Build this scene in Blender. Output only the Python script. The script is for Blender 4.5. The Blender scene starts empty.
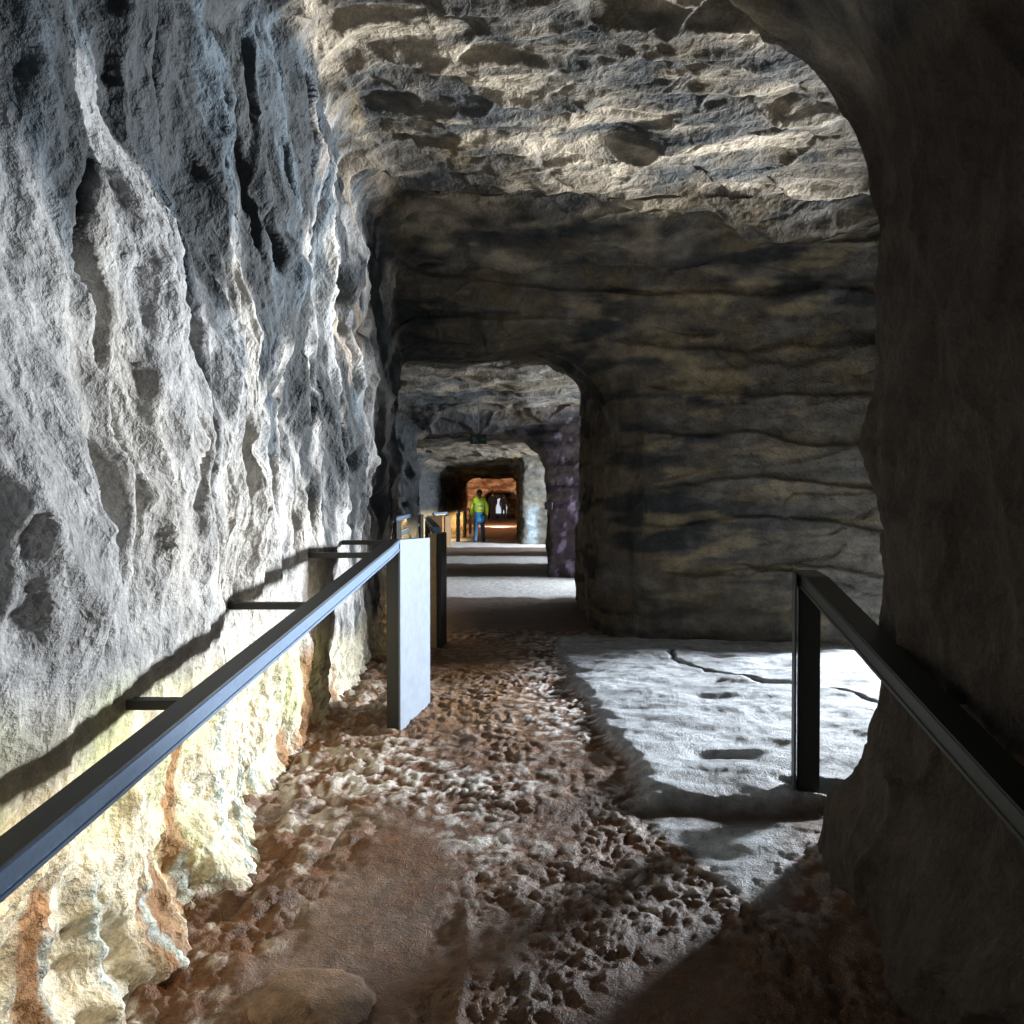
import bpy, bmesh, math, random
import numpy as np
from mathutils import Vector, Matrix
random.seed(4)
sc = bpy.context.scene
COL = sc.collection
F = np.float32

# ---------------------------------------------------------------- noise
_r = np.random.RandomState(11)
PERM = _r.permutation(256).astype(np.int32); PERM = np.concatenate([PERM, PERM, PERM])
_g = _r.normal(size=(256, 3)); GR = (_g/np.linalg.norm(_g, axis=1, keepdims=True)*1.25).astype(F)

def pn(x, y, z=0.0, seed=0):
    x, y, z = np.broadcast_arrays(np.asarray(x, F), np.asarray(y, F), np.asarray(z, F))
    x = x + F(seed*17.31); y = y + F(seed*5.77); z = z + F(seed*9.13)
    fx = np.floor(x); fy = np.floor(y); fz = np.floor(z)
    xi = fx.astype(np.int32) & 255; yi = fy.astype(np.int32) & 255; zi = fz.astype(np.int32) & 255
    x = x-fx; y = y-fy; z = z-fz
    u = x*x*x*(x*(x*6-15)+10); v = y*y*y*(y*(y*6-15)+10); w = z*z*z*(z*(z*6-15)+10)
    def corner(i, j, k):
        g = GR[PERM[PERM[PERM[xi+i]+yi+j]+zi+k]]
        return g[..., 0]*(x-i)+g[..., 1]*(y-j)+g[..., 2]*(z-k)
    def lx(j, k):
        a = corner(0, j, k); return a+u*(corner(1, j, k)-a)
    a = lx(0, 0); a = a+v*(lx(1, 0)-a)
    b = lx(0, 1); b = b+v*(lx(1, 1)-b)
    return a+w*(b-a)

def fbm(x, y, z=0.0, o=4, seed=0, gain=.5):
    s = 0; a = 1.0; f = 1.0; t = 0
    for i in range(o):
        s = s+a*pn(x*f, y*f, z*f, seed+i*3); t += a*.6; a *= gain; f *= 2.03
    return s/t*.9

def ridge(x, y, z=0.0, seed=0):
    return 1-2.2*np.abs(pn(x, y, z, seed))

def worley(x, y, seed=0):
    """squared distance to the nearest random point (scallops) and a random value per cell"""
    x = np.asarray(x, F)+F(seed*3.7); y = np.asarray(y, F)+F(seed*7.9)
    fx = np.floor(x); fy = np.floor(y); xi = fx.astype(np.int32); yi = fy.astype(np.int32)
    best = np.full(x.shape, 9., F); val = np.zeros(x.shape, F); second = np.full(x.shape, 9., F)
    for i in (-1, 0, 1):
        for j in (-1, 0, 1):
            h = PERM[PERM[(xi+i) & 255]+((yi+j) & 255)]; h2 = PERM[h+37]
            d = (fx+i+h/F(255.)-x)**2+(fy+j+h2/F(255.)-y)**2
            m = d < best; second = np.where(m, best, np.minimum(second, d)); best = np.where(m, d, best); val = np.where(m, PERM[h2+91]/F(255.), val)
    return best, val, second

def on(w, P, fn):
    """evaluate fn(x, y, z) only where the weight counts"""
    out = np.zeros(w.shape, F); m = w > .002
    if m.any(): out[m] = w[m]*fn(P[..., 0][m], P[..., 1][m], P[..., 2][m])
    return out

def ss(a, b, x):
    t = np.clip((x-a)/(b-a), 0, 1); return t*t*(3-2*t)

def mixc(c, col, m):
    return c+(np.array(col, F)-c)*m[..., None]

# ---------------------------------------------------------------- materials
def new_mat(name):
    m = bpy.data.materials.new(name); m.use_nodes = True
    nt = m.node_tree; b = nt.nodes['Principled BSDF']
    return m, nt, b

def rock_material(name, s1, s2, rough, bump=.5, spec=.25, chip=.03):
    """stone: mineral colours and some painted light stored per point, broken up by grain, mottling and fine relief"""
    m, nt, b = new_mat(name); N = nt.nodes; L = nt.links
    at = N.new('ShaderNodeAttribute'); at.attribute_name = 'mineral'
    geo = N.new('ShaderNodeNewGeometry')
    n1 = N.new('ShaderNodeTexNoise'); n1.inputs['Scale'].default_value = s1; n1.inputs['Detail'].default_value = 6; n1.inputs['Roughness'].default_value = .58
    n2 = N.new('ShaderNodeTexNoise'); n2.inputs['Scale'].default_value = s2; n2.inputs['Detail'].default_value = 3; n2.inputs['Roughness'].default_value = .8
    vo = N.new('ShaderNodeTexVoronoi'); vo.inputs['Scale'].default_value = s1*1.3
    for n in (n1, n2, vo): L.new(geo.outputs['Position'], n.inputs['Vector'])
    r1 = N.new('ShaderNodeMapRange'); r1.inputs['From Min'].default_value = .3; r1.inputs['From Max'].default_value = .7
    r1.inputs['To Min'].default_value = .62; r1.inputs['To Max'].default_value = 1.3; L.new(n1.outputs['Fac'], r1.inputs['Value'])
    r2 = N.new('ShaderNodeMapRange'); r2.inputs['From Min'].default_value = .3; r2.inputs['From Max'].default_value = .7
    r2.inputs['To Min'].default_value = .75; r2.inputs['To Max'].default_value = 1.25; L.new(n2.outputs['Fac'], r2.inputs['Value'])
    mu = N.new('ShaderNodeMath'); mu.operation = 'MULTIPLY'; L.new(r1.outputs[0], mu.inputs[0]); L.new(r2.outputs[0], mu.inputs[1])
    vm = N.new('ShaderNodeVectorMath'); vm.operation = 'SCALE'; L.new(at.outputs['Color'], vm.inputs[0]); L.new(mu.outputs[0], vm.inputs['Scale'])
    L.new(vm.outputs[0], b.inputs['Base Color'])
    b1 = N.new('ShaderNodeBump'); b1.inputs['Strength'].default_value = bump; b1.inputs['Distance'].default_value = .022
    b2 = N.new('ShaderNodeBump'); b2.inputs['Strength'].default_value = bump; b2.inputs['Distance'].default_value = .006
    L.new(n1.outputs['Fac'], b1.inputs['Height']); L.new(n2.outputs['Fac'], b2.inputs['Height']); L.new(b1.outputs[0], b2.inputs['Normal'])
    mx = N.new('ShaderNodeVectorMath'); mx.operation = 'MULTIPLY_ADD'; L.new(n1.outputs['Color'], mx.inputs[0]); mx.inputs[1].default_value = (.35, .35, .35); L.new(geo.outputs['Position'], mx.inputs[2])
    L.new(mx.outputs[0], vo.inputs['Vector']); vo.inputs['Scale'].default_value = s1*2.2
    b3 = N.new('ShaderNodeBump'); b3.inputs['Strength'].default_value = bump; b3.inputs['Distance'].default_value = chip
    L.new(vo.outputs['Distance'], b3.inputs['Height']); L.new(b2.outputs[0], b3.inputs['Normal'])
    L.new(b3.outputs[0], b.inputs['Normal'])
    b.inputs['Roughness'].default_value = rough; b.inputs['Specular IOR Level'].default_value = spec
    return m

def plain(name, col, rough=.5, metal=0.0, spec=.5, nscale=40, namt=.12, bump=0.0, emit=None, es=0):
    m, nt, b = new_mat(name); N = nt.nodes; L = nt.links
    tc = N.new('ShaderNodeTexCoord')
    n = N.new('ShaderNodeTexNoise'); n.inputs['Scale'].default_value = nscale; n.inputs['Detail'].default_value = 5
    L.new(tc.outputs['Object'], n.inputs['Vector'])
    mr = N.new('ShaderNodeMapRange'); mr.inputs['To Min'].default_value = 1-namt; mr.inputs['To Max'].default_value = 1+namt
    mr.inputs['From Min'].default_value = .3; mr.inputs['From Max'].default_value = .7
    L.new(n.outputs['Fac'], mr.inputs['Value'])
    vm = N.new('ShaderNodeVectorMath'); vm.operation = 'SCALE'; vm.inputs[0].default_value = col; L.new(mr.outputs[0], vm.inputs['Scale'])
    L.new(vm.outputs[0], b.inputs['Base Color'])
    b.inputs['Roughness'].default_value = rough; b.inputs['Metallic'].default_value = metal; b.inputs['Specular IOR Level'].default_value = spec
    if bump:
        bp = N.new('ShaderNodeBump'); bp.inputs['Strength'].default_value = bump; bp.inputs['Distance'].default_value = .004
        L.new(n.outputs['Fac'], bp.inputs['Height']); L.new(bp.outputs[0], b.inputs['Normal'])
    if emit:
        b.inputs['Emission Color'].default_value = (*emit, 1); b.inputs['Emission Strength'].default_value = es
    return m

M = {}
M['rock'] = rock_material('carved_sandstone', 7, 60, .8, .5)
M['floor'] = rock_material('trodden_sandstone_floor', 14, 120, .52, .5, .35)
M['steel'] = plain('painted_grey_steel', (.13, .19, .28), .42, .35, .5, 60, .12, .1)
M['steel_dark'] = plain('dark_bronze_steel', (.035, .033, .028), .5, .3, .4, 60, .1, .1)
M['panel'] = plain('pale_grey_steel_plate', (.185, .215, .26), .5, .1, .5, 14, .12, .1)
M['steel_black'] = plain('near_black_steel', (.015, .016, .013), .55, .1, .35, 60, .12, .1)
M['steel_green'] = plain('dark_green_grey_steel', (.03, .034, .03), .5, .2, .4, 60, .12, .1)
M['led'] = plain('warm_light_strip', (.8, .7, .5), .4, emit=(1, .72, .38), es=2)
M['sign'] = plain('dark_green_sign_plastic', (.006, .02, .012), .4)
M['sign_mark'] = plain('faded_sign_mark', (.07, .11, .085), .5)
M['black'] = plain('black_plastic', (.006, .006, .007), .5)
M['hivis'] = plain('hi_vis_yellow_cloth', (.62, .85, .04), .7, nscale=20)
M['tape'] = plain('reflective_tape', (.62, .72, .40), .45)
M['bluecloth'] = plain('bright_blue_cloth', (.05, .30, .62), .8)
M['jeans'] = plain('blue_denim', (.022, .075, .15), .85)
M['skin'] = plain('skin', (.45, .27, .2), .55)
M['hair'] = plain('dark_hair', (.012, .008, .006), .7)
M['shoe'] = plain('dark_shoe_leather', (.01, .011, .014), .5)
M['darkcloth'] = plain('black_winter_cloth', (.008, .007, .008), .9)

# ---------------------------------------------------------------- mesh helpers
def grid_mesh(name, P, cols, mat, keep=None):
    n, m = P.shape[:2]
    idx = np.arange(n*m, dtype=np.int32).reshape(n, m)
    q = np.stack([idx[:-1, :-1], idx[1:, :-1], idx[1:, 1:], idx[:-1, 1:]], -1)
    q = q.reshape(-1, 4) if keep is None else q[keep]
    used = np.zeros(n*m, bool); used[q.ravel()] = True
    remap = np.cumsum(used).astype(np.int32)-1
    q = remap[q]; V = P.reshape(-1, 3)[used]; C = cols.reshape(-1, 3)[used]
    me = bpy.data.meshes.new(name)
    me.vertices.add(len(V)); me.vertices.foreach_set('co', V.astype(F).ravel())
    me.loops.add(q.size); me.loops.foreach_set('vertex_index', q.astype(np.int32).ravel())
    me.polygons.add(len(q)); me.polygons.foreach_set('loop_start', np.arange(0, q.size, 4, dtype=np.int32))
    me.update(calc_edges=True)
    me.polygons.foreach_set('use_smooth', np.ones(len(q), bool))
    ca = me.color_attributes.new('mineral', 'FLOAT_COLOR', 'POINT')
    ca.data.foreach_set('color', np.concatenate([C, np.ones((len(C), 1))], 1).astype(F).ravel())
    me.materials.append(mat)
    o = bpy.data.objects.new(name, me); COL.objects.link(o)
    o['kind'] = 'structure'
    return o

def mesh_obj(name, bm, mat, parent=None, smooth=False):
    me = bpy.data.meshes.new(name); bmesh.ops.recalc_face_normals(bm, faces=bm.faces[:])
    bm.to_mesh(me); bm.free(); me.materials.append(mat)
    if smooth:
        for p in me.polygons: p.use_smooth = True
    o = bpy.data.objects.new(name, me); COL.objects.link(o)
    if parent: o.parent = parent; o.matrix_parent_inverse = parent.matrix_basis.inverted()
    return o

def bevel(bm, w=.004, s=1):
    bmesh.ops.bevel(bm, geom=bm.edges[:], offset=w, segments=s, affect='EDGES', clamp_overlap=True)

def hexa(bm, a, b, w, za0, za1, zb0=None, zb1=None):
    """vertical box standing along the line a-b (xy), thickness w, heights za0..za1 at a, zb0..zb1 at b"""
    zb0 = za0 if zb0 is None else zb0; zb1 = za1 if zb1 is None else zb1
    a = Vector(a); b = Vector(b); d = (b-a).normalized(); s = Vector((d.y, -d.x))*w/2
    vs = [bm.verts.new(c) for c in [(*(a-s), za0), (*(a+s), za0), (*(b+s), zb0), (*(b-s), zb0),
                                    (*(a-s), za1), (*(a+s), za1), (*(b+s), zb1), (*(b-s), zb1)]]
    for f in ((0, 1, 2, 3), (4, 7, 6, 5), (0, 4, 5, 1), (1, 5, 6, 2), (2, 6, 7, 3), (3, 7, 4, 0)):
        bm.faces.new([vs[i] for i in f])
    return bm

def extrude_profile(bm, pts, prof):
    """sweep a (side, up) profile along 3D points"""
    rings = []
    for i, p in enumerate(pts):
        p = Vector(p)
        d = (Vector(pts[min(i+1, len(pts)-1)])-Vector(pts[max(i-1, 0)])).normalized()
        s = Vector((d.y, -d.x, 0)).normalized(); u = s.cross(d)
        if u.z < 0: u = -u
        rings.append([bm.verts.new(p+s*a+u*b) for a, b in prof])
    n = len(prof)
    for r0, r1 in zip(rings, rings[1:]):
        for k in range(n): bm.faces.new((r0[k], r0[(k+1) % n], r1[(k+1) % n], r1[k]))
    bm.faces.new(rings[0][::-1]); bm.faces.new(rings[-1])
    return bm

def thing(name, label, cat, loc=(0, 0, 0), group=None):
    o = bpy.data.objects.new(name, None); COL.objects.link(o); o.location = loc
    o.empty_display_size = .2
    o['label'] = label; o['category'] = cat
    if group: o['group'] = group
    return o

# ---------------------------------------------------------------- ground
def edge_x(y):      # where the trodden path meets the smooth raised slab on the right
    return .36+.065*(8-y)+.0*y

def floor_base(x, y):
    z = -.08*(np.maximum(0, 5-y)-.35*(1-np.exp(-np.maximum(0, 5-y)/.35)))
    return z

CRACK = [(1.40, 7.6), (1.36, 7.1), (1.62, 6.6), (1.95, 6.25), (2.3, 5.9), (2.6, 5.3)]
def seg_dist(x, y, pts):
    d = np.full(np.shape(x), 9.0, F)
    for (ax, ay), (bx, by) in zip(pts, pts[1:]):
        vx, vy = bx-ax, by-ay; t = np.clip(((x-ax)*vx+(y-ay)*vy)/(vx*vx+vy*vy), 0, 1)
        d = np.minimum(d, np.hypot(x-ax-t*vx, y-ay-t*vy))
    return d

def gauss2(x, s): return np.exp(-(x/s)**2)

def floor_full(x, y):
    z0 = floor_base(x, y)
    wob = .08*pn(x*1.2, y*1.2, 3.)+.05*pn(x*5, y*5, 1.)+.04*pn(x*13, y*13, 1.)
    e = edge_x(y)+wob
    slab = ss(8.7, 8.2, y)*ss(-.04, .10, x-e)*ss(3.95, 4.06, y+.08*pn(x*2.5, y*.5, 7.)+.02*pn(x*9, y*3, 8.))
    slab2 = ss(0, .12, x-(.58+.35*(3.9-y)+wob))*ss(3.0, 3.3, y)*ss(4.1, 4.0, y)*ss(1.45, 1.1, x+.45*(3.9-y)+wob)*(1-slab)  # lower slab's pale area is trimmed to imitate the pillar's shade
    near = (1-ss(8.3, 9.5, y))
    left = ss(-.12, -.3, x-(-.08+.12*pn(y*1.3, 5., 2.)-.03*(y-3)))*ss(4.2, 3.7, y+.4*pn(x*2, 3., 4.))      # smooth sand on the near left
    path = near*(1-np.maximum(slab, slab2))*(1-left)
    # lumps trodden into the path
    wx = x+.05*pn(x*5, y*5, 2.); wy = y+.05*pn(x*5, y*5, 9.)
    la, lv, l2 = worley(wx*17, wy*13, 21); lb, lw, l3 = worley(wx*34, wy*25, 23)
    lump = .35-.8*la-.5*lb+.25*(lv-.5)*ss(0, .1, l2-la)+1.6*fbm(wx*13, wy*11, 2., 4, 25, .65)
    z = z0+.03*fbm(x*.8, y*.8, 0., 3, 2)*near
    patch = .35+.65*ss(-.25, .25, fbm(x*2., y*1.3, 6., 2))
    z = z+path*(.015*lump*patch+.016*fbm(x*3.5, y*3.0, 0., 3, 4))
    z = z+(slab+slab2)*(.004*fbm(x*14, y*14, 0., 3, 6)+.034*pn(x*1.3+.3*y, y*2.6, 0., 9)+.022*pn(x*3+.8*y, y*8, 0., 10)+.008*pn(x*9, y*17, 0., 11))
    z = z+.045*slab+.0*slab2-.03*gauss2(y-3.93, .09)*ss(.5, .65, x)
    dm = ss(.22, .62, pn(x*2.3+2, y*5., 0., 12)); z = z-.035*dm*slab
    cd = seg_dist(x+.05*pn(x*7, y*7, 1.), y+.05*pn(x*7, y*7, 4.), CRACK)
    z = z-.035*np.exp(-(cd/.022)**2)*near
    z = z+left*(.004*fbm(x*20, y*20, 0., 3, 5)+.012*pn(x*2, y*2, 5.))
    rub = ss(-.55, -.95, x+.25*pn(y*1.7, x*2, 9.))*near*ss(1.9, 2.3, y)                       # rubble at the foot of the left wall
    ra, rv, r2 = worley(wx*9, wy*8, 41)
    z = z+rub*(.03*(rv-.5)*ss(0, .15, r2-ra)-.03*ra+.02+.05*fbm(x*8, y*7, 0., 4, 15, .65))
    far = 1-near
    z = z+far*(.018*fbm(x*3, y*3, 0., 4, 21))
    rut = np.exp(-((x-(-.16+.06*pn(y*2, 1., 1.)))/.02)**2)*ss(3.3, 3.0, y); z = z+.012*rut
    return z, dict(slab=slab, slab2=slab2, left=left, path=path, lump=lump, rub=rub, near=near, dm=dm, cd=cd)

def fz(x, y):
    return float(floor_full(np.array([x], F), np.array([y], F))[0][0])

def build_floor():
    ys = [-3.0]; 
    while ys[-1] < 78:
        d = ys[-1]; ys.append(d+(.12 if d < 1.4 else max(.0095, .0028*d if d < 9 else .0045*d)))
    ys = np.array(ys, F)
    xs = np.concatenate([np.arange(-4, -1.5, .05), np.arange(-1.5, 1.75, .0095), np.arange(1.75, 3.6, .016), np.arange(3.6, 7.6, .06)]).astype(F)
    Y, X = np.meshgrid(ys, xs, indexing='ij')
    Z, k = floor_full(X, Y)
    c = np.zeros(X.shape+(3,), F)+np.array((.135, .058, .022), F)
    c = mixc(c, (.07, .03, .013), ss(3.7, 2.9, Y+.4*pn(X*2, Y*2, 6.))*ss(-.2, .1, X)*.7)  # pillar shade over the near path, painted in as darker brown
    brown = fbm(X*1.7, Y*1.7, 0., 4, 31)
    c = mixc(c, (.07, .032, .015), ss(0, .5, brown)*.8)
    # daylight caught on the nubs is painted in as pale tips
    tip = ss(-.12, .5, k['lump']+.3*pn(X*9, Y*7, 2.))*ss(-.5, .2, fbm(X*1.2, Y*1., 4., 3, 7))
    c = mixc(c, (.74, .70, .66), tip*k['path']*.9*ss(2.6, 4.2, Y+.6*pn(X*2, Y*2, 9.)))
    c = mixc(c, (.24, .12, .045), ss(.3, -.1, X)*ss(4.2, 5.5, Y)*ss(8.6, 8., Y)*.7)  # warm glow of the rail light, put into the floor colour as orange
    dust = ss(-.15, .45, fbm(X*2.3, Y*2.0, 8., 4, 33))
    c = mixc(c, (.22, .165, .13), dust*k['left']*.5)
    sl = np.clip(k['slab']+k['slab2'], 0, 1)
    c = mixc(c, (.44, .465, .49), sl*.97)
    c = mixc(c, (.17, .17, .175), sl*ss(-.05, .5, fbm(X*1.6+.5*Y, Y*4.5, 5., 5, 35, .6))*.75)
    c = mixc(c, (.12, .10, .09), sl*k['dm']*.35)
    c = mixc(c, (.06, .035, .02), ss(.5, .6, X)*np.exp(-((Y-3.93+.05*pn(X*4, Y*4, 2.))/.11)**2)*.95)  # shade on the front of the slab step, painted dark brown
    c = mixc(c, (.03, .025, .02), np.exp(-(k['cd']/.02)**2)*k['near']*(Y < 8))
    c = mixc(c, (.70, .64, .56), k['rub']*ss(-.1, .3, fbm(X*8, Y*7, 2., 4, 36, .65)-.12)*.62)
    c = mixc(c, (.10, .075, .06), (1-k['near'])*.9)
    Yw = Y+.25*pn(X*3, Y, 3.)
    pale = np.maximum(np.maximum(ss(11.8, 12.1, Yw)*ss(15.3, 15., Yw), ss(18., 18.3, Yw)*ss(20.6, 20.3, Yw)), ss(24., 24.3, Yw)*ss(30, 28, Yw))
    c = mixc(c, (.56, .56, .56), pale*.9)  # pools of window light painted on the far floor as pale bands
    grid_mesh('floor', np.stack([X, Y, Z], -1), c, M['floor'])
build_floor()

# ---------------------------------------------------------------- the carved gallery, one continuous sweep
# d, x_left, x_right, ceiling, corner radius left, right
KEYS = [(-3, -1.22, 1.48, 3.75, .5, 1.35), (3.5, -1.22, 1.48, 3.75, .5, 1.35), (3.95, -1.22, 5.2, 3.98, .35, .7),
        (7.2, -1.2, 5.2, 4.05, .35, .9), (7.95, -1.2, 2.6, 3.6, .4, 1.2), (8.15, -1.2, 1.25, 3.1, .35, .8), (8.6, -1.3, .96, 2.93, .3, .65), (11.3, -1.75, .90, 3.3, .3, .62),
        (11.7, -2.3, 2.7, 3.4, .4, .5), (14.6, -2.2, 2.5, 3.08, .4, .5), (15.0, -1.75, .66, 2.62, .3, .85),
        (17.6, -2.1, .78, 2.75, .3, .6), (18.0, -2.8, 2.6, 3.0, .4, .4), (25.4, -3.1, 2.6, 2.95, .4, .4),
        (25.8, -2.95, .32, 2.78, .6, .35), (28.5, -2.25, .28, 2.5, .6, .35), (37.6, -2.05, .27, 2.37, .5, .35), (38.0, -3.0, 2.3, 3.1, .6, .6),
        (56.4, -3.0, 2.3, 3.1, .6, .6), (57.0, -2.0, .4, 1.95, .6, .6), (73, -2.0, .2, 1.9, .5, .5), (74, -1.55, -.35, 1.55, .5, .5), (77, -1.55, -.35, 1.55, .5, .5)]

def path_params(d_from, d_to, spacing):
    K = [np.array(k, float) for k in KEYS]; pts = [K[0]]
    for a, b in zip(K, K[1:]):
        L = max(abs(b-a)[:4]); e = min(.22, L/3)/L
        pts += [a+(b-a)*e, b-(b-a)*e, b]
    for _ in range(2):
        q = [pts[0]]
        for a, b in zip(pts, pts[1:]): q += [a*.75+b*.25, a*.25+b*.75]
        pts = q+[pts[-1]]
    pts = np.array(pts)
    seg = np.maximum(np.abs(np.diff(pts[:, 0])), np.abs(np.diff(pts[:, 1:4], axis=0)).max(1))+1e-6
    loc = np.array([spacing(.5*(a[0]+b[0])) for a, b in zip(pts, pts[1:])])
    dd = np.diff(pts, axis=0); n = np.maximum(1, np.ceil(seg/loc)).astype(int)
    out = [pts[i]+dd[i]*(j/n[i]) for i in range(len(n)) for j in range(n[i])]
    out = np.array(out+[pts[-1]])
    return out[(out[:, 0] >= d_from) & (out[:, 0] <= d_to)]

def sweep(params, nL, nA, nT, nB, nR):
    d, x0, x1, zt, rl, rr = [params[:, i:i+1] for i in range(6)]
    zb = -.6
    t = np.linspace(0, 1, nL, endpoint=False)[None]
    Ax = x0+0*t; Az = zb+(zt-rl-zb)*t
    t = np.linspace(0, 1, nA, endpoint=False)[None]*math.pi/2
    Bx = x0+rl-rl*np.cos(t); Bz = zt-rl+rl*np.sin(t)
    t = np.linspace(0, 1, nT, endpoint=False)[None]
    Cx = (x0+rl)+(x1-rr-x0-rl)*t; Cz = zt+0*t
    t = np.linspace(0, 1, nB, endpoint=False)[None]*math.pi/2
    Dx = x1-rr+rr*np.sin(t); Dz = zt-rr+rr*np.cos(t)
    t = np.linspace(0, 1, nR)[None]
    Ex = x1+0*t; Ez = zt-rr+(zb-zt+rr)*t
    X = np.concatenate([Ax, Bx, Cx, Dx, Ex], 1); Z = np.concatenate([Az, Bz, Cz, Dz, Ez], 1); Y = d+0*X
    return np.stack([X, Y, Z], -1).astype(F)

def normals(P):
    du = np.gradient(P, axis=0); dv = np.gradient(P, axis=1)
    n = np.cross(du, dv); n /= np.linalg.norm(n, axis=-1, keepdims=True)+1e-9
    c = (P[:, :1]*.5+P[:, -1:]*.5)+np.array((0, 0, 1.4), F)
    if (np.sum(n[::7, ::7]*(c-P)[::7, ::7], -1) < 0).mean() > .5: n = -n
    return n.astype(F)

def gauss(x, s): return np.exp(-(x/s)**2)

DRIPS = [(3.36, .030, .75), (3.55, .022, .45), (3.86, .035, .42), (2.72, .020, .35), (2.45, .022, .35), (2.22, .018, .3), (3.12, .02, .15), (4.05, .02, .25)]   # y, width, height it starts from
def drip_mask(y, z):
    m = np.zeros(y.shape, F)
    for i, (yc, wd, zt) in enumerate(DRIPS):
        c = yc+.07*pn(z*2.2, i*3.3, .5)+.02*pn(z*9, i*3.3, 2.5)-.05*(zt-z)*(1 if i == 2 else 0)
        m = np.maximum(m, gauss(y-c, wd*(1+.8*ss(.1, -.3, z)))*ss(zt+.05, zt-.15, z))
    return m

def left_disp(x, y, z):
    w1 = pn(x*.7, y*.7, z*.7, 1); w2 = pn(x*.7, y*.7, z*.7, 2)
    yy = y+.30*z+.22*w1+.05*pn(y*3, z*2, 0., 3)
    up = ss(.75, 1.5, z)
    f1 = ridge(yy*1.5, z*.55+w2*.4, .3, 50)
    a, va, a2 = worley(yy*2.6+.25*pn(y*4, z*3, 1.), z*.95+.35*pn(y*3, z*2, 4.), 2)
    b, vb, b2 = worley(yy*6.5+.3*pn(y*9, z*7, 1.), z*2.6+.3*pn(y*8, z*6, 4.), 5)
    h = .05*f1+(.16*a-.05)*(.35+.65*up)+(.05*b-.01)*(.4+.6*up)+(.08*(va-.5)*ss(0, .16, a2-a)+.022*(vb-.5)*ss(0, .16, b2-b))*up
    s1, v1, _ = worley(yy*6.2+.25*pn(y*5, z*4, 11.), z*1.9+.5*pn(y*4, z*3, 14.), 31); s2, v2, _ = worley(yy*3.6+.2*pn(y*5, z*4, 21.), z*1.15+.4*pn(y*4, z*3, 24.), 33)
    h = h-up*(.10*ss(.62, .72, v1)*(1-ss(.0, .16, s1))+.14*ss(.72, .82, v2)*(1-ss(.0, .13, s2))*ss(3.0, 3.6, y))
    c, vc, c2 = worley(yy*15+.3*pn(y*20, z*12, 1.), z*7+.3*pn(y*18, z*11, 4.), 9)
    h = h+.018*c+.014*(vc-.5)*ss(0, .2, c2-c)
    h = h+.05*ridge(yy*3.4+w1, z*.8+w2, .7, 51)*(.3+.7*up)
    h = h-.05*gauss(pn(yy*1.7, z*.6, 3.3, 57), .035)*up
    low = ss(.75, .15, z)
    h = h+low*(.06*ridge(y*2.1+.5*pn(z*3, y*2, 0., 3), z*.6, .9, 55)-.04)+low*.06*fbm(y*8, z*4.5, .2, 5, 56, .65)
    h = h-.05*low*gauss(y-3.06, .12)-.045*ss(.35, .1, z)*(gauss(y-3.95, .11)+gauss(y-2.58, .07)+gauss(y-2.33, .06))+.02*drip_mask(y, z)
    h = h-.10*low*gauss(y-(4.45-.25*(z-.3)), .12)*ss(.75, .4, z)
    h = h+.06*ss(.1, -.15, z)+.05*ss(.25, -.25, z)*ss(3.5, 2.9, y)+.03*ss(.7, .2, z)*fbm(y*16, z*9, .4, 4, 59, .7)+.07*ss(.45, -.1, z)*fbm(x*5, y*5, z*3.5, 4, 58, .6)
    return h

def top_disp(x, y, z):
    w1 = pn(x*.7, y*.7, z*.7, 1)
    s = y*1.3-x*.42+.9*fbm(x*.7, y*.9, 0., 3, 60); fr = s-np.floor(s)
    s2 = y*4.2-x*1.2+1.5*fbm(x*1.0, y*1.3, 0., 3, 61); f2 = s2-np.floor(s2)
    a, va, a2 = worley(x*1.5+y*.3+.3*pn(x*3, y*5, 1.), y*2.6+.3*pn(x*3, y*6, 4.), 8)
    patch = ss(-.1, .3, pn(x*.8, y*.8, 7.))
    return .09*fr*ss(1.0, .9, fr)+.028*f2*ss(1.0, .8, f2)*(.4+.6*patch)+.05*ridge(x*.8+w1, y*2.6, z, 61)+.05*(va-.5)*ss(.0, .12, a2-a)+.05*a+.03*fbm(x*1.6, y*4.5, z*2, 4, 62, .6)

def back_disp(x, y, z):
    s = z*2.3+.12*x+.55*fbm(x*.6, y*.6, z*.9, 3, 63); fr = s-np.floor(s)
    a, va, a2 = worley(x*1.1+.5*pn(x*2, z*3, 1.), z*3.3+.3*pn(x*2, z*5, 4.), 11)
    return .05*fr*ss(1.0, .9, fr)+.035*fbm(x*1.7, y*1.7, z*4.5, 4, 64, .6)+.05*(va-.5)*ss(0, .1, a2-a)

def right_disp(x, y, z):
    w1 = pn(x*.7, y*.7, z*.7, 1)
    a, va, a2 = worley(y*2.8+.3*pn(y*4, z*3, 1.), z*1.3+.3*pn(y*4, z*3, 4.), 14)
    return .05*ridge(y*2.2+w1, z*.8, .4, 65)+.05*fbm(x*2.5, y*2.5, z*1.6, 4, 66, .6)+.07*a+.05*(va-.5)*ss(0, .1, a2-a)-.02

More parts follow.
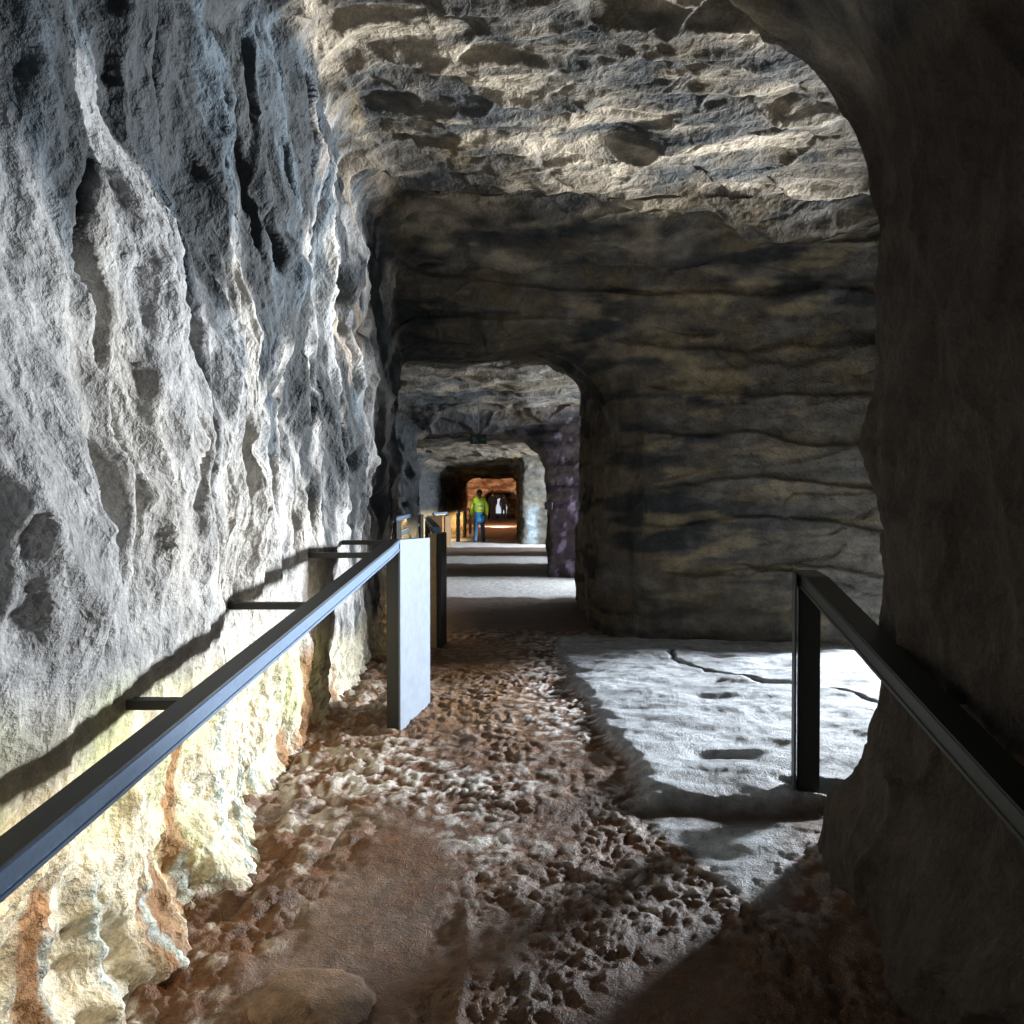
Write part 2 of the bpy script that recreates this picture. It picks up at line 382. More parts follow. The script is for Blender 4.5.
def rock_disp(P, n, detail=True):
    x, y, z = P[..., 0], P[..., 1], P[..., 2]
    nx, ny, nz = np.abs(n[..., 0]), np.abs(n[..., 1]), -n[..., 2]
    top = ss(.25, .8, nz); side = (1-top)*ss(.3, .8, nx); back = np.clip(1-top-side, 0, 1)
    leftw = side*ss(.2, -.2, x); rightw = side*ss(-.2, .2, x)
    h = .10*fbm(x*.55, y*.55, z*.55, 2, 40)
    h = h+on(leftw, P, left_disp)+on(top, P, top_disp)+on(back, P, back_disp)+on(rightw, P, right_disp)
    foot = ss(4.6, 4.0, y)*(rightw+.5*back)*ss(0, 1, x)
    h = h+foot*(.17*ss(.6, -.2, z+.15*pn(y*3, z*2, 0., 68))+.05*ss(.3, .1, z))
    if detail:
        f = .016*fbm(x*8, y*8, z*6, 4, 70, .62); h = h+f
    return h.astype(F)

GREY = (.43, .415, .40); SOOT_SHADE = (.028, .033, .036); TAN = (.24, .19, .125); OCHRE = (.17, .125, .06)  # the darkest tone is soot, and also shade painted on far walls
def rock_colour(P, n):
    x, y, z = P[..., 0], P[..., 1], P[..., 2]
    nx, nz = np.abs(n[..., 0]), -n[..., 2]
    top = ss(.25, .8, nz); side = (1-top)*ss(.3, .8, nx)
    leftw = side*ss(.2, -.2, x)*ss(9.5, 8.0, y)
    c = np.zeros(P.shape, F)+np.array((.115, .098, .078), F)
    a = fbm(x*.9, y*.9, z*1.4, 4, 80); b = fbm(x*2.2, y*2.2, z*3.4, 4, 84); e = fbm(x*.6, y*.6, z*4.5, 4, 88)
    c = mixc(c, TAN, ss(0, .5, a)*.6)
    c = mixc(c, OCHRE, ss(.05, .45, b)*.6)
    c = mixc(c, SOOT_SHADE, ss(-.02, .26, e+.25*b)*.9)
    c = mixc(c, (.24, .225, .20), ss(.1, .5, -b-.3*a)*.4)
    bk = (1-top)*(1-side)*ss(7, 7.8, y)*ss(9.5, 9, y)
    c = mixc(c, (.30, .235, .14), bk*ss(.0, .35, fbm(x*1.5, 3., z*5, 4, 140))*.8)
    c = mixc(c, (.20, .18, .15), bk*ss(1.5, 3.2, x)*ss(3.2, 1.5, z)*.5)
    # near right side is brown stone
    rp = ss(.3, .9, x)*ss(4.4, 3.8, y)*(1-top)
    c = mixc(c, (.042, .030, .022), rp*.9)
    # ceiling of the first chamber
    tc = top*ss(8.2, 7.6, y)
    c = mixc(c, (.46, .375, .27), tc*ss(-.1, .45, fbm(x*.9, y*3., z, 4, 90))*.9)
    c = mixc(c, (.13, .11, .09), tc*ss(1.5, 3.5, x+.4*pn(x, y, 3.))*.6)
    c = mixc(c, SOOT_SHADE, tc*ss(.0, .35, fbm(x*1.3+5, y*3.4, z, 4, 93))*.8)
    # left wall
    yy = y+.3*z
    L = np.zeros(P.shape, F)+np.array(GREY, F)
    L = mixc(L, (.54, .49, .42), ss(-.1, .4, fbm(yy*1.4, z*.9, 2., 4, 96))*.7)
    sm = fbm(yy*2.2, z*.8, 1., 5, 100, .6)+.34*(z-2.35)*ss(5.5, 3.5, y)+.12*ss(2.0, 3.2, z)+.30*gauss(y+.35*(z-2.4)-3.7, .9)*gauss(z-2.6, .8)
    L = mixc(L, SOOT_SHADE, ss(-.08, .2, sm)*.95)
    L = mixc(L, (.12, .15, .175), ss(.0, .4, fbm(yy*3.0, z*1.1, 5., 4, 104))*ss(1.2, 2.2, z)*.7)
    L = mixc(L, (.52, .42, .32), ss(.1, .4, fbm(yy*3.5, z*1.0, 9., 3, 108))*ss(4.2, 5.4, y)*ss(1.5, 2.6, z)*.8)
    lz = z+.16*pn(y*1.5, z*1.5, 0., 110)+.09*y-.36
    lo = ss(.80, .56, lz)
    W = np.zeros(P.shape, F)+np.array((.62, .56, .42), F)
    W = mixc(W, (.52, .53, .27), ss(-.1, .4, fbm(y*1.6, z*1.3, 3., 4, 112))*.8)
    W = mixc(W, (.30, .33, .25), ss(.2, .5, fbm(y*4, z*3, 7., 4, 116))*.6)
    rust = ss(.08, .30, fbm(y*2.6, z*.55, 1., 3, 120)+-.10+.04*ss(.3, -.2, z)+.5*gauss(y-3.06, .11)*ss(.75, .6, z+.1*pn(y*8,z*5,2.))+.5*gauss(y-2.2, .08)*ss(.5,.3,z)-.4*gauss(y-2.65, .22)*ss(.1, .25, z)+.5*gauss(y-(4.45-.25*(z-.3)),.12))
    W = mixc(W, (.27, .125, .045), rust*.9)
    W = mixc(W, (.52, .60, .57), ss(.25, .7, drip_mask(y, z)+.35*fbm(y*14, z*9, 3., 3, 127))*.8)
    W = mixc(W, (.50, .42, .33), ss(.0, .4, fbm(y*5, z*3, 8., 3, 126))*ss(.1, -.2, z)*.6)
    L = mixc(L, (0, 0, 0), lo*0)+(W-L)*lo[..., None]
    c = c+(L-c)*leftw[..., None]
    bk2 = (1-top)*(1-side)
    c = mixc(c, SOOT_SHADE, ss(11, 11.4, y)*ss(33, 31, y)*ss(-.5, -1.2, x)*(1-top)*ss(.75, 1.1, z)*.93)  # shade of the far left walls, painted with the dark tone
    c = mixc(c, SOOT_SHADE, bk2*gauss(y-15, .5)*ss(1.9, 2.4, z)*ss(1.2, .5, x)*.85)  # upper back wall of the second chamber painted dark as unlit
    c = mixc(c, SOOT_SHADE, bk2*gauss(y-25.8, .7)*ss(.2, -.3, x)*.8)  # painted shade left of the pillar in the third chamber
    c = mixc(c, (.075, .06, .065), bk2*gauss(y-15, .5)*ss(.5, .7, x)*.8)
    pl = bk2*gauss(y-25.9, .5)*ss(.2, .4, x)
    c = mixc(c, (.10, .10, .085), pl*.7)
    c = mixc(c, (.30, .38, .43), pl*gauss(x-.62+.1*pn(z*4, 2., 1.), .14)*ss(1.35, .9, z)*.9)
    # warm red sandstone in the far chambers
    wf = ss(36, 40, y)
    c = mixc(c, (.50, .25, .15), wf*.85)
    q = fbm(x*1.3, 2., z*4.5, 4, 150)
    c = mixc(c, (.72, .50, .36), wf*ss(.0, .3, q)*.85)
    c = mixc(c, (.20, .075, .035), wf*ss(.05, .35, -q)*.85)
    c = mixc(c, (.42, .36, .46), bk2*gauss(y-15, .5)*ss(.72, .8, x)*ss(.15, .4, fbm(x*6, 1., z*3.5, 3, 152))*.8)  # violet highlights on the pillar's right edge, painted as lilac patches
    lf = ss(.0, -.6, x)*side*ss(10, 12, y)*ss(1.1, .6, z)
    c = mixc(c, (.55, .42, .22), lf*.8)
    return np.clip(c, 0.004, .9)

def hole(x, y, z, yc, zc, hy, hz, side=1):
    return (x*side > 1.9) & ((((y-yc)/hy)**4+((z-zc)/hz)**4) < 1)

# daylight openings in the right-hand cliff side: y centre, z centre, half width, half height, wall x
OPENINGS = [(8.2, 1.50, 1.3, 1.1, 5.2), (13.7, 1.5, .75, 1.1, 2.6), (19.2, 1.5, .6, 1.0, 2.6), (23.6, 1.5, 1.0, 1.0, 2.6)]

def swing(P):
    P = P.copy(); x, y = P[..., 0], P[..., 1]
    P[..., 1] = y+1.25*np.maximum(0, x-3.5)*ss(5.0, 7.3, y)
    return P

def build_shell(d0, d1, spacing, counts, near):
    p = path_params(d0, d1, spacing)
    P = sweep(p, *counts); n = normals(P)
    if near:
        P = swing(P); n = normals(P)
    h = rock_disp(P, n)
    Q = P+n*h[..., None]
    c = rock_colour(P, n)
    nL, nA, nT, nB, nR = counts
    m = P.shape[1]
    cen = P[:-1, :-1]
    drop = np.zeros(cen.shape[:2], bool)
    for (yc, zc, hy, hz, wx) in OPENINGS: drop |= (np.abs(cen[..., 0]-wx) < .3) & ((((cen[..., 1]-yc)/hy)**4+((cen[..., 2]-zc)/hz)**4) < 1)
    ny = np.abs(n[:-1, :-1, 1])
    j = np.arange(m-1)[None]; J = np.broadcast_to(j, cen.shape[:2])
    left = J < nL+nA//2; right = J >= nL+nA+nT+nB//2; topm = ~left & ~right
    yb = cen[..., 1]
    walls_b = (ny > .75) & ((J > nL+nA//2))
    suffix = 'near' if near else 'far'
    if near:
        wb = walls_b & (yb > 7)
        grid_mesh('wall_back', Q, c, M['rock'], wb & ~drop)
        grid_mesh('wall_left', Q, c, M['rock'], left & ~wb & ~drop)
        grid_mesh('ceiling', Q, c, M['rock'], topm & ~wb & ~drop)
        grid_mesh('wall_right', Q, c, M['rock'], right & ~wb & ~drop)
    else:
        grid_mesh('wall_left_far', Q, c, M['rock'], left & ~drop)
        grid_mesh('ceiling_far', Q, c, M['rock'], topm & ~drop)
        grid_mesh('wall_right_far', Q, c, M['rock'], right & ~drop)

build_shell(-3, 11.36, lambda d: .06 if d < 1.0 else (.0135 if d < 8.6 else .03), (330, 36, 400, 70, 210), True)
build_shell(11.30, 77, lambda d: max(.03, .0030*d), (110, 14, 110, 24, 80), False)

# rock tunnel around each daylight opening, leading out to the cliff face
def build_opening(i, yc, zc, hy, hz, wx):
    t = np.linspace(0, 2*math.pi, 97)[None]; u = np.linspace(0, 1, 30)[:, None]
    cy = np.sign(np.cos(t))*np.abs(np.cos(t))**.5; cz = np.sign(np.sin(t))*np.abs(np.sin(t))**.5
    X = wx-.12+1.9*u+0*t; Y = yc+cy*(hy+.02+.1*u); Z = zc+cz*(hz+.02+.1*u)
    P = np.stack([X, Y, Z], -1).astype(F)
    k = .05*fbm(P[..., 0]*2, P[..., 1]*2, P[..., 2]*2, 3, 130)
    P[..., 1] += (cy*k).astype(F)[:]; P[..., 2] += (cz*k).astype(F)
    c = rock_colour(P, np.zeros_like(P))
    grid_mesh('window_%d' % i, P, c, M['rock'])
for i, o in enumerate(OPENINGS): build_opening(i+1, *o)

# ---------------------------------------------------------------- left handrail
RAILPROF = [(-.04, .0), (-.04, -.012), (-.03, -.012), (-.03, -.05), (-.04, -.05), (-.04, -.062), (.04, -.062), (.04, -.052), (.036, -.050),
            (.036, -.020), (.040, -.018), (.040, -.004), (.036, 0)]
def wall_x(y, z):
    """where the carved left wall really is"""
    P = np.array([[[-1.22, y, z]]], F); n = np.array([[[1, 0, 0]]], F)
    return -1.22+float(rock_disp(P, n)[0, 0])
def wall_xr(y, z):
    P = np.array([[[1.48, y, z]]], F); n = np.array([[[-1, 0, 0]]], F)
    return 1.48-float(rock_disp(P, n)[0, 0])

def bracket_bm(x_rail, x_wall, y, z):
    bm = bmesh.new(); hexa(bm, (x_rail, y), (x_wall, y), .05, z-.03, z+.0)
    bevel(bm, .002)
    return bm

def rail_z(y, y0, z0, s): return z0+(y-y0)*s

def left_rail():
    t = thing('handrail', 'long blue-grey steel handrail in front of the pale left rock wall', 'handrail', (-.69, 5.05, fz(-.69, 5.05)))
    P = lambda y: (-.70-(5.05-y)*.093, y, 1.15-(5.05-y)*.135)
    ys = [1.15, 2, 3, 4, 4.85]
    bm = extrude_profile(bmesh.new(), [P(y) for y in ys]+[(-.708, 5.06, 1.15)], RAILPROF)
    mesh_obj('rail', bm, M['steel'], t)
    # dark bar lying on the top of the rail
    bm = extrude_profile(bmesh.new(), [(P(y)[0], y, P(y)[2]+.0035) for y in ys]+[(-.708, 5.05, 1.1535)],
                         [(-.039, -.003), (-.039, .003), (.037, .003), (.037, -.003)])
    mesh_obj('top_cover', bm, M['steel_dark'], t)['label'] = 'dark flat cover of the rail'
    bm = extrude_profile(bmesh.new(), [(P(y)[0]-.012, y, P(y)[2]-.066) for y in ys], [(-.012, -.004), (-.012, .004), (.012, .004), (.012, -.004)])
    mesh_obj('light_strip', bm, M['led'], t)['label'] = 'warm glowing strip under the rail'
    for y in (1.75, 2.6, 3.75):
        x, _, z = P(y)
        mesh_obj('bracket', bracket_bm(x, wall_x(y, z-.03)-.06, y, z-.035), M['steel_dark'], t)
    # end post: long plate facing the path with a dark web
    zb = min(fz(-.667, 5.06), fz(-.56, 5.74), fz(-.75, 5.1))-.03
    a, b = Vector((-.672, 5.06)), Vector((-.562, 5.76))
    bm = hexa(bmesh.new(), a, b, .012, zb, 1.152, zb, 1.132); bevel(bm, .002)
    mesh_obj('side_plate', bm, M['panel'], t)['label'] = 'pale blue-grey plate facing the path'
    off = Vector((-.045, .0))
    bm = hexa(bmesh.new(), a+off+Vector((0, .03)), b+off, .076, zb, 1.088, zb, 1.07); bevel(bm, .003)
    mesh_obj('post', bm, M['steel_dark'], t)
    bm = hexa(bmesh.new(), a+off, b+off, .078, 1.09, 1.15, 1.075, 1.13); bevel(bm, .002)
    mesh_obj('post_cap', bm, M['steel'], t)
    y = 5.65
    mesh_obj('bracket', bracket_bm(-.63, wall_x(y, 1.09)-.06, y, 1.12), M['steel_dark'], t)
    y = 4.9
    mesh_obj('bracket', bracket_bm(-.71, wall_x(y, 1.06)-.06, y, 1.085), M['steel_dark'], t)
left_rail()

def right_rail():
    t = thing('handrail', 'dark steel handrail on one slim post beside the right rock pillar', 'handrail', (1.43, 4.05, fz(1.43, 4.05)))
    ytop = 4.1; z0 = 1.042
    P = lambda y: (1.445-(ytop-y)*.082, y, z0-(ytop-y)*.19)
    ys = [1.25, 1.9, 2.6, 3.3, 4.0]
    bm = extrude_profile(bmesh.new(), [P(y) for y in ys]+[(1.44, 4.1, z0), (1.43, 4.16, z0)], [(-a*1.35, b*1.15) for a, b in RAILPROF])
    mesh_obj('rail', bm, M['steel_green'], t)
    bm = extrude_profile(bmesh.new(), [(P(y)[0], y, P(y)[2]+.0035) for y in ys]+[(1.43, 4.15, z0+.0035)],
                         [(-.053, -.003), (-.053, .003), (.053, .003), (.053, -.003)])
    mesh_obj('top_cover', bm, M['steel_black'], t)['label'] = 'dark flat cover of the rail'
    zb = fz(1.43, 4.1)-.05
    bm = hexa(bmesh.new(), (1.362, 4.07), (1.392, 4.2), .01, zb, z0-.005); bevel(bm, .002)
    mesh_obj('side_plate', bm, M['steel_green'], t)
    bm = hexa(bmesh.new(), (1.435, 4.09), (1.462, 4.19), .10, zb, z0-.06); bevel(bm, .004)
    mesh_obj('post', bm, M['steel_black'], t)
    y = 2.75; x, _, z = P(y)
    mesh_obj('bracket', bracket_bm(x, wall_xr(y, z)+.06, y, z-.02), M['steel_black'], t)
    y = 1.7; x, _, z = P(y)
    mesh_obj('bracket', bracket_bm(x, wall_xr(y, z)+.06, y, z-.02), M['steel_black'], t)
right_rail()

def far_rail(y0, y1, x0, x1, z0, label, lower=True, plate0=None, posts=2, group=None):
    t = thing('handrail', label, 'handrail', (x0, y0, fz(x0, y0)), group)
    bm = extrude_profile(bmesh.new(), [(x0, y0, z0), (x1, y1, z0+.01)], RAILPROF); mesh_obj('rail', bm, M['steel'], t)
    if lower:
        bm = extrude_profile(bmesh.new(), [(x0, y0, z0-.28), (x1, y1, z0-.27)], [(-.02, -.03), (-.02, .03), (.02, .03), (.02, -.03)])
        mesh_obj('lower_rail', bm, M['steel'], t)
    bm = extrude_profile(bmesh.new(), [(x0-.012, y0, z0-.068), (x1-.012, y1, z0-.058)], [(-.012, -.004), (-.012, .004), (.012, .004), (.012, -.004)])
    mesh_obj('light_strip', bm, M['led'], t)['label'] = 'warm glowing strip under the rail'
    for k in range(posts):
        u = k/(posts-1); x = x0+(x1-x0)*u; y = y0+(y1-y0)*u
        bm = hexa(bmesh.new(), (x, y), (x+.03, y+.3), .08, fz(x, y)-.05, z0-.06); bevel(bm, .004)
        mesh_obj('post', bm, M['steel_dark'], t)
    return t
t = far_rail(7.9, 11.6, -.70, -1.15, 1.13, 'short steel handrail just behind the tall pale post, ending in a narrow gold-lit post', False, posts=2)
bm = hexa(bmesh.new(), (-.775, 7.88), (-.70, 7.88), .04, fz(-.7, 7.9)-.05, 1.07); bevel(bm, .003)
mesh_obj('post_face', bm, plain('gold_lit_plate', (.40, .27, .12), .45, .3), t)['label'] = 'strip on the post with gold light painted in'  # gold of the strip light is put into this plate's colour
far_rail(12.4, 17.5, -1.72, -1.92, 1.12, 'distant handrail with a lower bar in front of the gold-lit left wall', True, posts=3)
t = far_rail(24.2, 25.2, -2.25, -1.95, .98, 'distant handrail end with two broad brown plates beside the lit floor', False, posts=2)
bm = hexa(bmesh.new(), (-2.42, 24.15), (-1.98, 24.2), .05, -.05, .90); bevel(bm, .004)
mesh_obj('side_plate', bm, plain('brown_steel_plate', (.16, .095, .05), .5, .2), t)['label'] = 'broad brown plate facing the path'
bm = hexa(bmesh.new(), (-1.93, 24.3), (-1.79, 24.6), .05, -.05, .88); bevel(bm, .004)
mesh_obj('side_plate', bm, bpy.data.materials['brown_steel_plate'], t)
far_rail(27.2, 36.5, -1.75, -1.62, 1.0, 'farthest handrail, running along the orange-lit wall behind the yellow jacket', False, posts=4)

# ---------------------------------------------------------------- emergency sign and wall box
t = thing('emergency_sign', 'small dark green box sign hanging from the ceiling of the second chamber', 'sign', (-.56, 14.2, 2.46))
bm = bmesh.new(); hexa(bm, (-.70, 14.2), (-.42, 14.2), .07, 2.30, 2.46); bevel(bm, .006, 2); mesh_obj('sign_body', bm, M['sign'], t)
bm = bmesh.new(); hexa(bm, (-.585, 14.16), (-.575, 14.16), .0, 2.36, 2.36)
bm.free()
bm = bmesh.new()
def flat_poly(bm, pts, y=14.162, y2=14.168):
    a = [bm.verts.new((px, y, pz)) for px, pz in pts]; b = [bm.verts.new((px, y2, pz)) for px, pz in pts]
    bm.faces.new(a); bm.faces.new(b[::-1])
    for i in range(len(a)): bm.faces.new((a[i], b[i], b[(i+1) % len(a)], a[(i+1) % len(a)]))
flat_poly(bm, [(-.645, 2.325), (-.62, 2.325), (-.61, 2.375), (-.59, 2.325), (-.565, 2.325), (-.60, 2.40), (-.63, 2.43), (-.66, 2.40)])
flat_poly(bm, [(-.52, 2.37), (-.47, 2.37), (-.47, 2.35), (-.44, 2.38), (-.47, 2.41), (-.47, 2.39), (-.52, 2.39)])
mesh_obj('pictogram', bm, M['sign_mark'], t)['label'] = 'faint pale running figure and arrow'
bm = bmesh.new(); bmesh.ops.create_cone(bm, cap_ends=True, segments=10, radius1=.008, radius2=.008, depth=.8, matrix=Matrix.Translation((-.56, 14.2, 2.85)))
mesh_obj('hanging_rod', bm, M['black'], t)

t = thing('junction_box', 'small black box fixed to the purple-tinged rock pillar', 'box', (.63, 14.55, 1.27))
bm = bmesh.new(); hexa(bm, (.56, 14.62), (.70, 14.62), .16, 1.20, 1.34); bevel(bm, .008, 2); mesh_obj('box_body', bm, M['black'], t)
bm = bmesh.new(); hexa(bm, (.57, 14.53), (.69, 14.53), .012, 1.21, 1.33); bevel(bm, .003); mesh_obj('lid', bm, M['black'], t)

# ---------------------------------------------------------------- boulders
def boulder(name, loc, size, label, seed, col=(.20, .12, .07), group=None):
    bm = bmesh.new(); bmesh.ops.create_icosphere(bm, subdivisions=5, radius=1)
    V = np.array([v.co[:] for v in bm.verts], F)
    h = 1+.22*fbm(V[:, 0]*1.2, V[:, 1]*1.2, V[:, 2]*1.2, 4, seed)+.02*fbm(V[:, 0]*8, V[:, 1]*8, V[:, 2]*8, 2, seed+5)
    for v, k in zip(bm.verts, h):
        c = v.co*float(k); v.co = Vector((c.x*size[0], c.y*size[1], max(c.z, -.5)*size[2]))
    o = mesh_obj(name, bm, M['floor'], None, True); o.location = loc
    n = len(o.data.vertices); ca = o.data.color_attributes.new('mineral', 'FLOAT_COLOR', 'POINT')
    m = ss(-.2, .4, fbm(V[:, 0]*3, V[:, 1]*3, V[:, 2]*3, 3, seed+9))
    C = mixc(np.zeros((n, 3), F)+np.array(col, F), (col[0]*1.7, col[1]*1.8, col[2]*2), m*.6)
    ca.data.foreach_set('color', np.concatenate([C, np.ones((n, 1))], 1).astype(F).ravel())
    o['label'] = label; o['category'] = 'rock'
    if group: o['group'] = group
    return o
boulder('boulder', (-.62, 2.62, fz(-.62, 2.62)-.01), (.19, .17, .07), 'low rounded brown boulder in the near floor at the left of the path', 7)

# ---------------------------------------------------------------- people
def skin_mesh(name, nodes, edges, mat, parent, root, sub=2):
    me = bpy.data.meshes.new(name); keys = list(nodes)
    me.from_pydata([nodes[k][0] for k in keys], [(keys.index(a), keys.index(b)) for a, b in edges], [])
    o = bpy.data.objects.new(name, me); COL.objects.link(o); me.materials.append(mat)
    o.modifiers.new('skin', 'SKIN'); sv = me.skin_vertices[0].data if me.skin_vertices else None
    if sv is None:
        bm = bmesh.new(); bm.from_mesh(me); bm.verts.layers.skin.verify(); bm.to_mesh(me); bm.free(); sv = me.skin_vertices[0].data
    for i, k in enumerate(keys):
        r = nodes[k][1]; sv[i].radius = r if isinstance(r, tuple) else (r, r); sv[i].use_root = (k == root)
    o.modifiers['skin'].use_smooth_shade = True
    s = o.modifiers.new('sub', 'SUBSURF'); s.levels = s.render_levels = sub
    o.parent = parent
    return o

def person(loc, rz, label, jacket_mat, lower_mat, leg_mat, hgt=1.66, stride=.16, band=False, group=None):
    t = thing('person', label, 'person', loc, group); t.rotation_euler.z = rz; s = hgt/1.70; t.scale = (s, s, s)
    # faces +y; walking
    J = dict(pelvis=((0, 0, .93), (.14, .10)), waist=((0, .0, 1.08), (.13, .09)), chest=((0, .01, 1.28), (.165, .11)), neckb=((0, .0, 1.43), (.07, .06)),
             neck=((0, .01, 1.48), .052), skull0=((0, .03, 1.545), (.065, .075)), skull1=((0, .02, 1.61), (.078, .092)), skull2=((0, .01, 1.665), (.055, .065)),
             nose=((0, .115, 1.585), .014))
    E = [('pelvis', 'waist'), ('waist', 'chest'), ('chest', 'neckb'), ('neckb', 'neck'), ('neck', 'skull0'), ('skull0', 'skull1'), ('skull1', 'skull2')]
    J2 = {}
    for sgn, n in ((-1, 'l'), (1, 'r')):
        st = -sgn*stride
        J['sh'+n] = ((sgn*.18, 0, 1.39), .058); J['el'+n] = ((sgn*.25, -.04+st*.3, 1.12), .042); J['wr'+n] = ((sgn*.25, .06+st*.6, .89), .027)
        J['pa'+n] = ((sgn*.25, .08+st*.7, .82), (.024, .034))
        E += [('chest', 'sh'+n), ('sh'+n, 'el'+n), ('el'+n, 'wr'+n), ('wr'+n, 'pa'+n)]
        for f in range(4):
            k = 'f%d%s' % (f, n); L = (.075, .085, .08, .062)[f]
            J[k+'a'] = ((sgn*.25, .115+st*.7-f*.022, .785), .009); J[k+'b'] = ((sgn*.243, .118+st*.7-f*.022, .785-L), .008)
            E += [('pa'+n, k+'a'), (k+'a', k+'b')]
        J['th'+n] = ((sgn*.235, .13+st*.7, .80), .010); E += [('wr'+n, 'th'+n)]
        J['hip'+n] = ((sgn*.095, 0, .86), .085); J['kn'+n] = ((sgn*.10, .03-st*.55, .49), .056); J['an'+n] = ((sgn*.13, -.02-st*1.25, .10), .038)
        J['to'+n] = ((sgn*.14, .10-st*1.25, .035), (.035, .025))
        E += [('pelvis', 'hip'+n), ('hip'+n, 'kn'+n), ('kn'+n, 'an'+n), ('an'+n, 'to'+n)]
    J.pop('nose')
    body = skin_mesh('body', J, E, M['skin'], t, 'pelvis')
    g = lambda k, add: (J[k][0], tuple(a+add for a in (J[k][1] if isinstance(J[k][1], tuple) else (J[k][1],)*2)))
    # jacket with sleeves
    N = dict(hem=((0, -.005, .90), (.21, .175)), waist=g('waist', .055), chest=g('chest', .035), col=((0, 0, 1.45), (.095, .085)), colt=((0, 0, 1.50), (.075, .07)))
    EE = [('hem', 'waist'), ('waist', 'chest'), ('chest', 'col'), ('col', 'colt')]
    for n in 'lr':
        N['sh'+n] = g('sh'+n, .03); N['el'+n] = g('el'+n, .028); N['wr'+n] = g('wr'+n, .026)
        EE += [('chest', 'sh'+n), ('sh'+n, 'el'+n), ('el'+n, 'wr'+n)]
    jk = skin_mesh('jacket', N, EE, jacket_mat, t, 'chest')
    if band:
        for zz, rx, ry in ((1.10, .20, .162), (1.25, .212, .160)):
            bm = bmesh.new(); ring = []
            for i in range(33):
                a = 2*math.pi*i/32
                ring.append([(rx*math.cos(a), ry*math.sin(a), zz-.025), (rx*math.cos(a), ry*math.sin(a), zz+.025)])
            vs = [[bm.verts.new(p) for p in r] for r in ring[:-1]]
            for i in range(32): bm.faces.new((vs[i][0], vs[(i+1) % 32][0], vs[(i+1) % 32][1], vs[i][1]))
            bd = mesh_obj('reflective_band', bm, M['tape'], None, True); bd.parent = jk
    # long shirt below the jacket
    S = dict(a=((0, 0, 1.14), (.17, .13)), b=((0, 0, .90), (.20, .165)), c=((0, 0, .60), (.205, .175)))
    skin_mesh('long_shirt', S, [('a', 'b'), ('b', 'c')], lower_mat, t, 'a')
    # trousers
    T = dict(p=((0, 0, .93), (.15, .115)))
    TE = []
    for n in 'lr':
        T['h'+n] = g('hip'+n, .012); T['k'+n] = g('kn'+n, .022); T['a'+n] = g('an'+n, .028); q = T['a'+n][0]; T['b'+n] = ((q[0], q[1], .03), (.062, .062)); TE += [('p', 'h'+n), ('h'+n, 'k'+n), ('k'+n, 'a'+n), ('a'+n, 'b'+n)]
    skin_mesh('trousers', T, TE, leg_mat, t, 'p')
    for n in 'lr':
        ax, ay, az = J['an'+n][0]
        bm = bmesh.new(); bmesh.ops.create_uvsphere(bm, u_segments=14, v_segments=8, radius=1)
        for v in bm.verts: v.co = Vector((ax+v.co.x*.05, ay+.06+v.co.y*.14, max(.0, .045+v.co.z*.05)))
        mesh_obj('shoe', bm, M['shoe'], None, True).parent = t
    bm = bmesh.new(); bmesh.ops.create_uvsphere(bm, u_segments=18, v_segments=12, radius=1)
    for v in bm.verts:
        c = v.co.copy(); 
        if c.y > .35: c.y = .35+(c.y-.35)*.3; c.z = max(c.z, .15+.3*(c.y))
        v.co = Vector((c.x*.098, -.004+c.y*.115, 1.625+c.z*.105))
    mesh_obj('hair', bm, M['hair'], None, True).parent = t
    # face
    bm = bmesh.new(); bmesh.ops.create_cone(bm, cap_ends=True, segments=8, radius1=.018, radius2=.006, depth=.05, matrix=Matrix.Translation((0, .112, 1.585)))
    mesh_obj('nose', bm, M['skin'], None, True).parent = t
    return t
person((-1.03, 26.9, fz(-1.03, 26.9)), 0, 'person seen from behind in a yellow hi-vis jacket, blue shirt tail and jeans, walking away', M['hivis'], M['bluecloth'], M['jeans'], 1.64, .20, band=True)
person((-1.27, 55.6, fz(-1.27, 55.6)), .4, 'tiny dark-clothed person just right of the yellow jacket, in the far gallery', M['darkcloth'], M['darkcloth'], M['darkcloth'], 1.78, .05)
person((-.55, 56, fz(-.55, 56)), -.2, 'tiny dark-clothed person standing against the bright end of the gallery', M['darkcloth'], M['darkcloth'], M['darkcloth'], 1.62, .08)

# ---------------------------------------------------------------- light
def area(name, loc, target, sx, sy, power, col, spread=180):
    l = bpy.data.lights.new(name, 'AREA'); l.shape = 'RECTANGLE'; l.size = sx; l.size_y = sy; l.energy = power; l.color = col
    l.spread = math.radians(spread)
    o = bpy.data.objects.new(name, l); COL.objects.link(o); o.location = loc
    o.rotation_euler = (Vector(target)-Vector(loc)).to_track_quat('-Z', 'Y').to_euler()
    return o
DAY = (.86, .93, 1.0)
area('daylight_first_opening', (6.95, 8.55, 1.7), (-.6, 4.2, 1.0), 1.1, .5, 1900, DAY, 150)
area('daylight_second_opening', (4.3, 14.2, 1.5), (0, 13.0, 1.4), .9, .9, 1000, DAY)
area('daylight_third_opening', (4.5, 19.2, 1.9), (0, 19.2, .6), .7, .8, 600, DAY)
area('daylight_fourth_opening', (4.5, 23.0, 1.9), (-1, 26, .8), .9, 1.0, 1600, DAY)
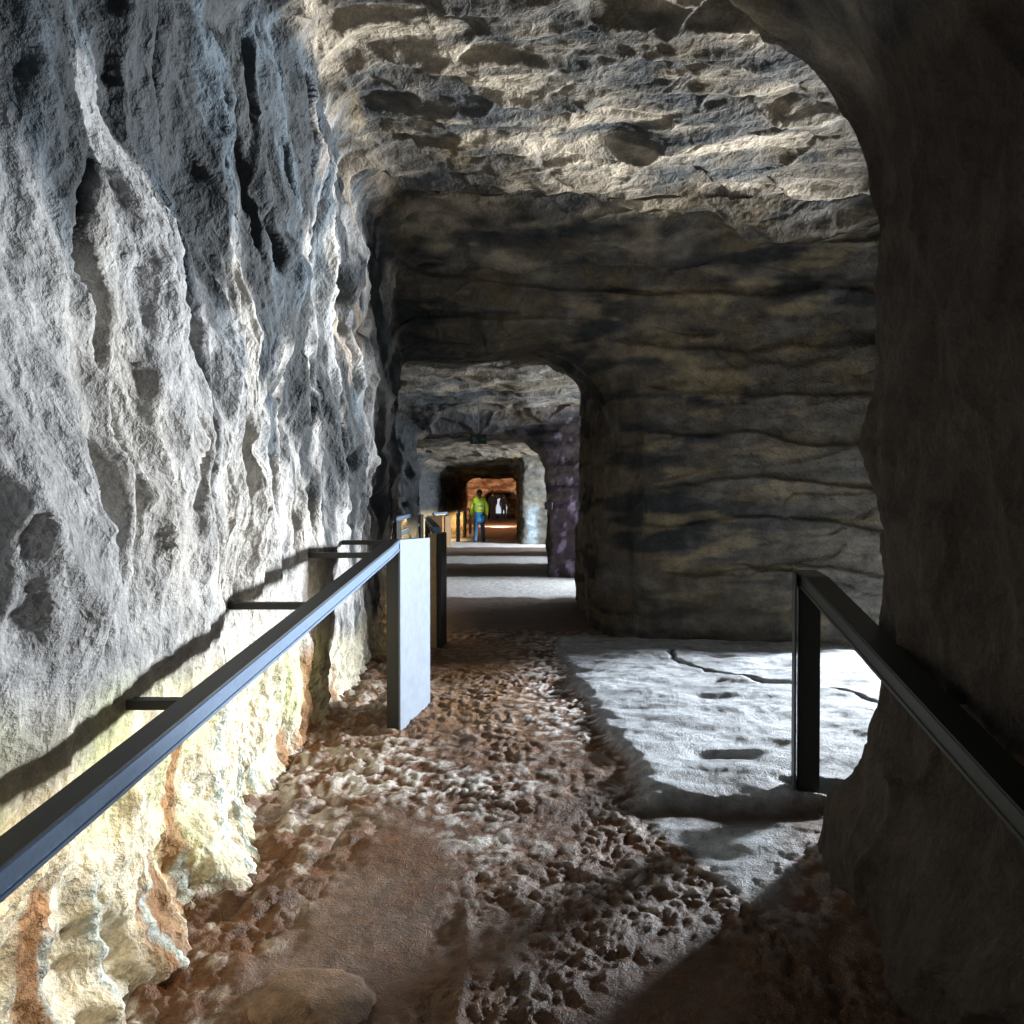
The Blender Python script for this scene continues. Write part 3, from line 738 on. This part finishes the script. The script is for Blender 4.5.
def strip_light(name, p0, p1, power, col=(1, .70, .36), w=.03, aim=(-.6, 0, -1)):
    p0 = Vector(p0); p1 = Vector(p1); L = (p1-p0).length
    l = bpy.data.lights.new(name, 'AREA'); l.shape = 'RECTANGLE'; l.size = L; l.size_y = w; l.energy = power; l.color = col
    l.spread = math.radians(130)
    o = bpy.data.objects.new(name, l); COL.objects.link(o)
    x = (p1-p0).normalized(); z = -Vector(aim).normalized(); y = z.cross(x).normalized(); z = x.cross(y).normalized()
    m = Matrix((x, y, z)).transposed().to_4x4(); m.translation = (p0+p1)/2; o.matrix_world = m
    return o
strip_light('rail_light_near', (-1.06, 1.3, .56), (-.73, 4.85, 1.045), 8, (1, .84, .58))
strip_light('rail_light_second', (-.76, 8.1, 1.04), (-1.15, 11.4, 1.04), 9)
strip_light('rail_light_third', (-1.75, 12.5, 1.03), (-1.95, 17.4, 1.03), 25)
strip_light('rail_light_fourth', (-1.78, 27.3, .9), (-1.65, 36.4, .9), 90)
area('warm_chamber_lamp', (-.6, 41, .3), (-.6, 57, 2.6), .6, .6, 1500, (1, .75, .5))
l = bpy.data.lights.new('violet_added_lamp', 'SPOT'); l.energy = 34; l.color = (.55, .35, 1); l.spot_size = 1.2; l.shadow_soft_size = .1  # added lamp, itself unseen, for the violet glow on the pillar
o = bpy.data.objects.new('violet_added_lamp', l); COL.objects.link(o); o.location = (1.9, 13.0, .4); o.rotation_euler = (Vector((.8, 14.9, 1.4))-Vector(o.location)).to_track_quat('-Z', 'Y').to_euler()

w = bpy.data.worlds.new('sky'); sc.world = w; w.use_nodes = True
bg = w.node_tree.nodes['Background']; bg.inputs[0].default_value = (.80, .88, 1, 1); bg.inputs[1].default_value = .8

# ---------------------------------------------------------------- camera
cam = bpy.data.cameras.new('camera'); co = bpy.data.objects.new('camera', cam); COL.objects.link(co)
cam.sensor_width = 36; cam.lens = 36*850/1024; cam.clip_start = .05; cam.clip_end = 300
co.location = (0, 0, 1.4); co.rotation_euler = (math.radians(90-.94), 0, 0)
sc.camera = co
sc.view_settings.view_transform = 'Standard'; sc.view_settings.look = 'None'; sc.view_settings.gamma = 1
sc.view_settings.use_curve_mapping = False; sc.view_settings.exposure = 0
sc.cycles.use_denoising = True
sc.cycles.diffuse_bounces = 1
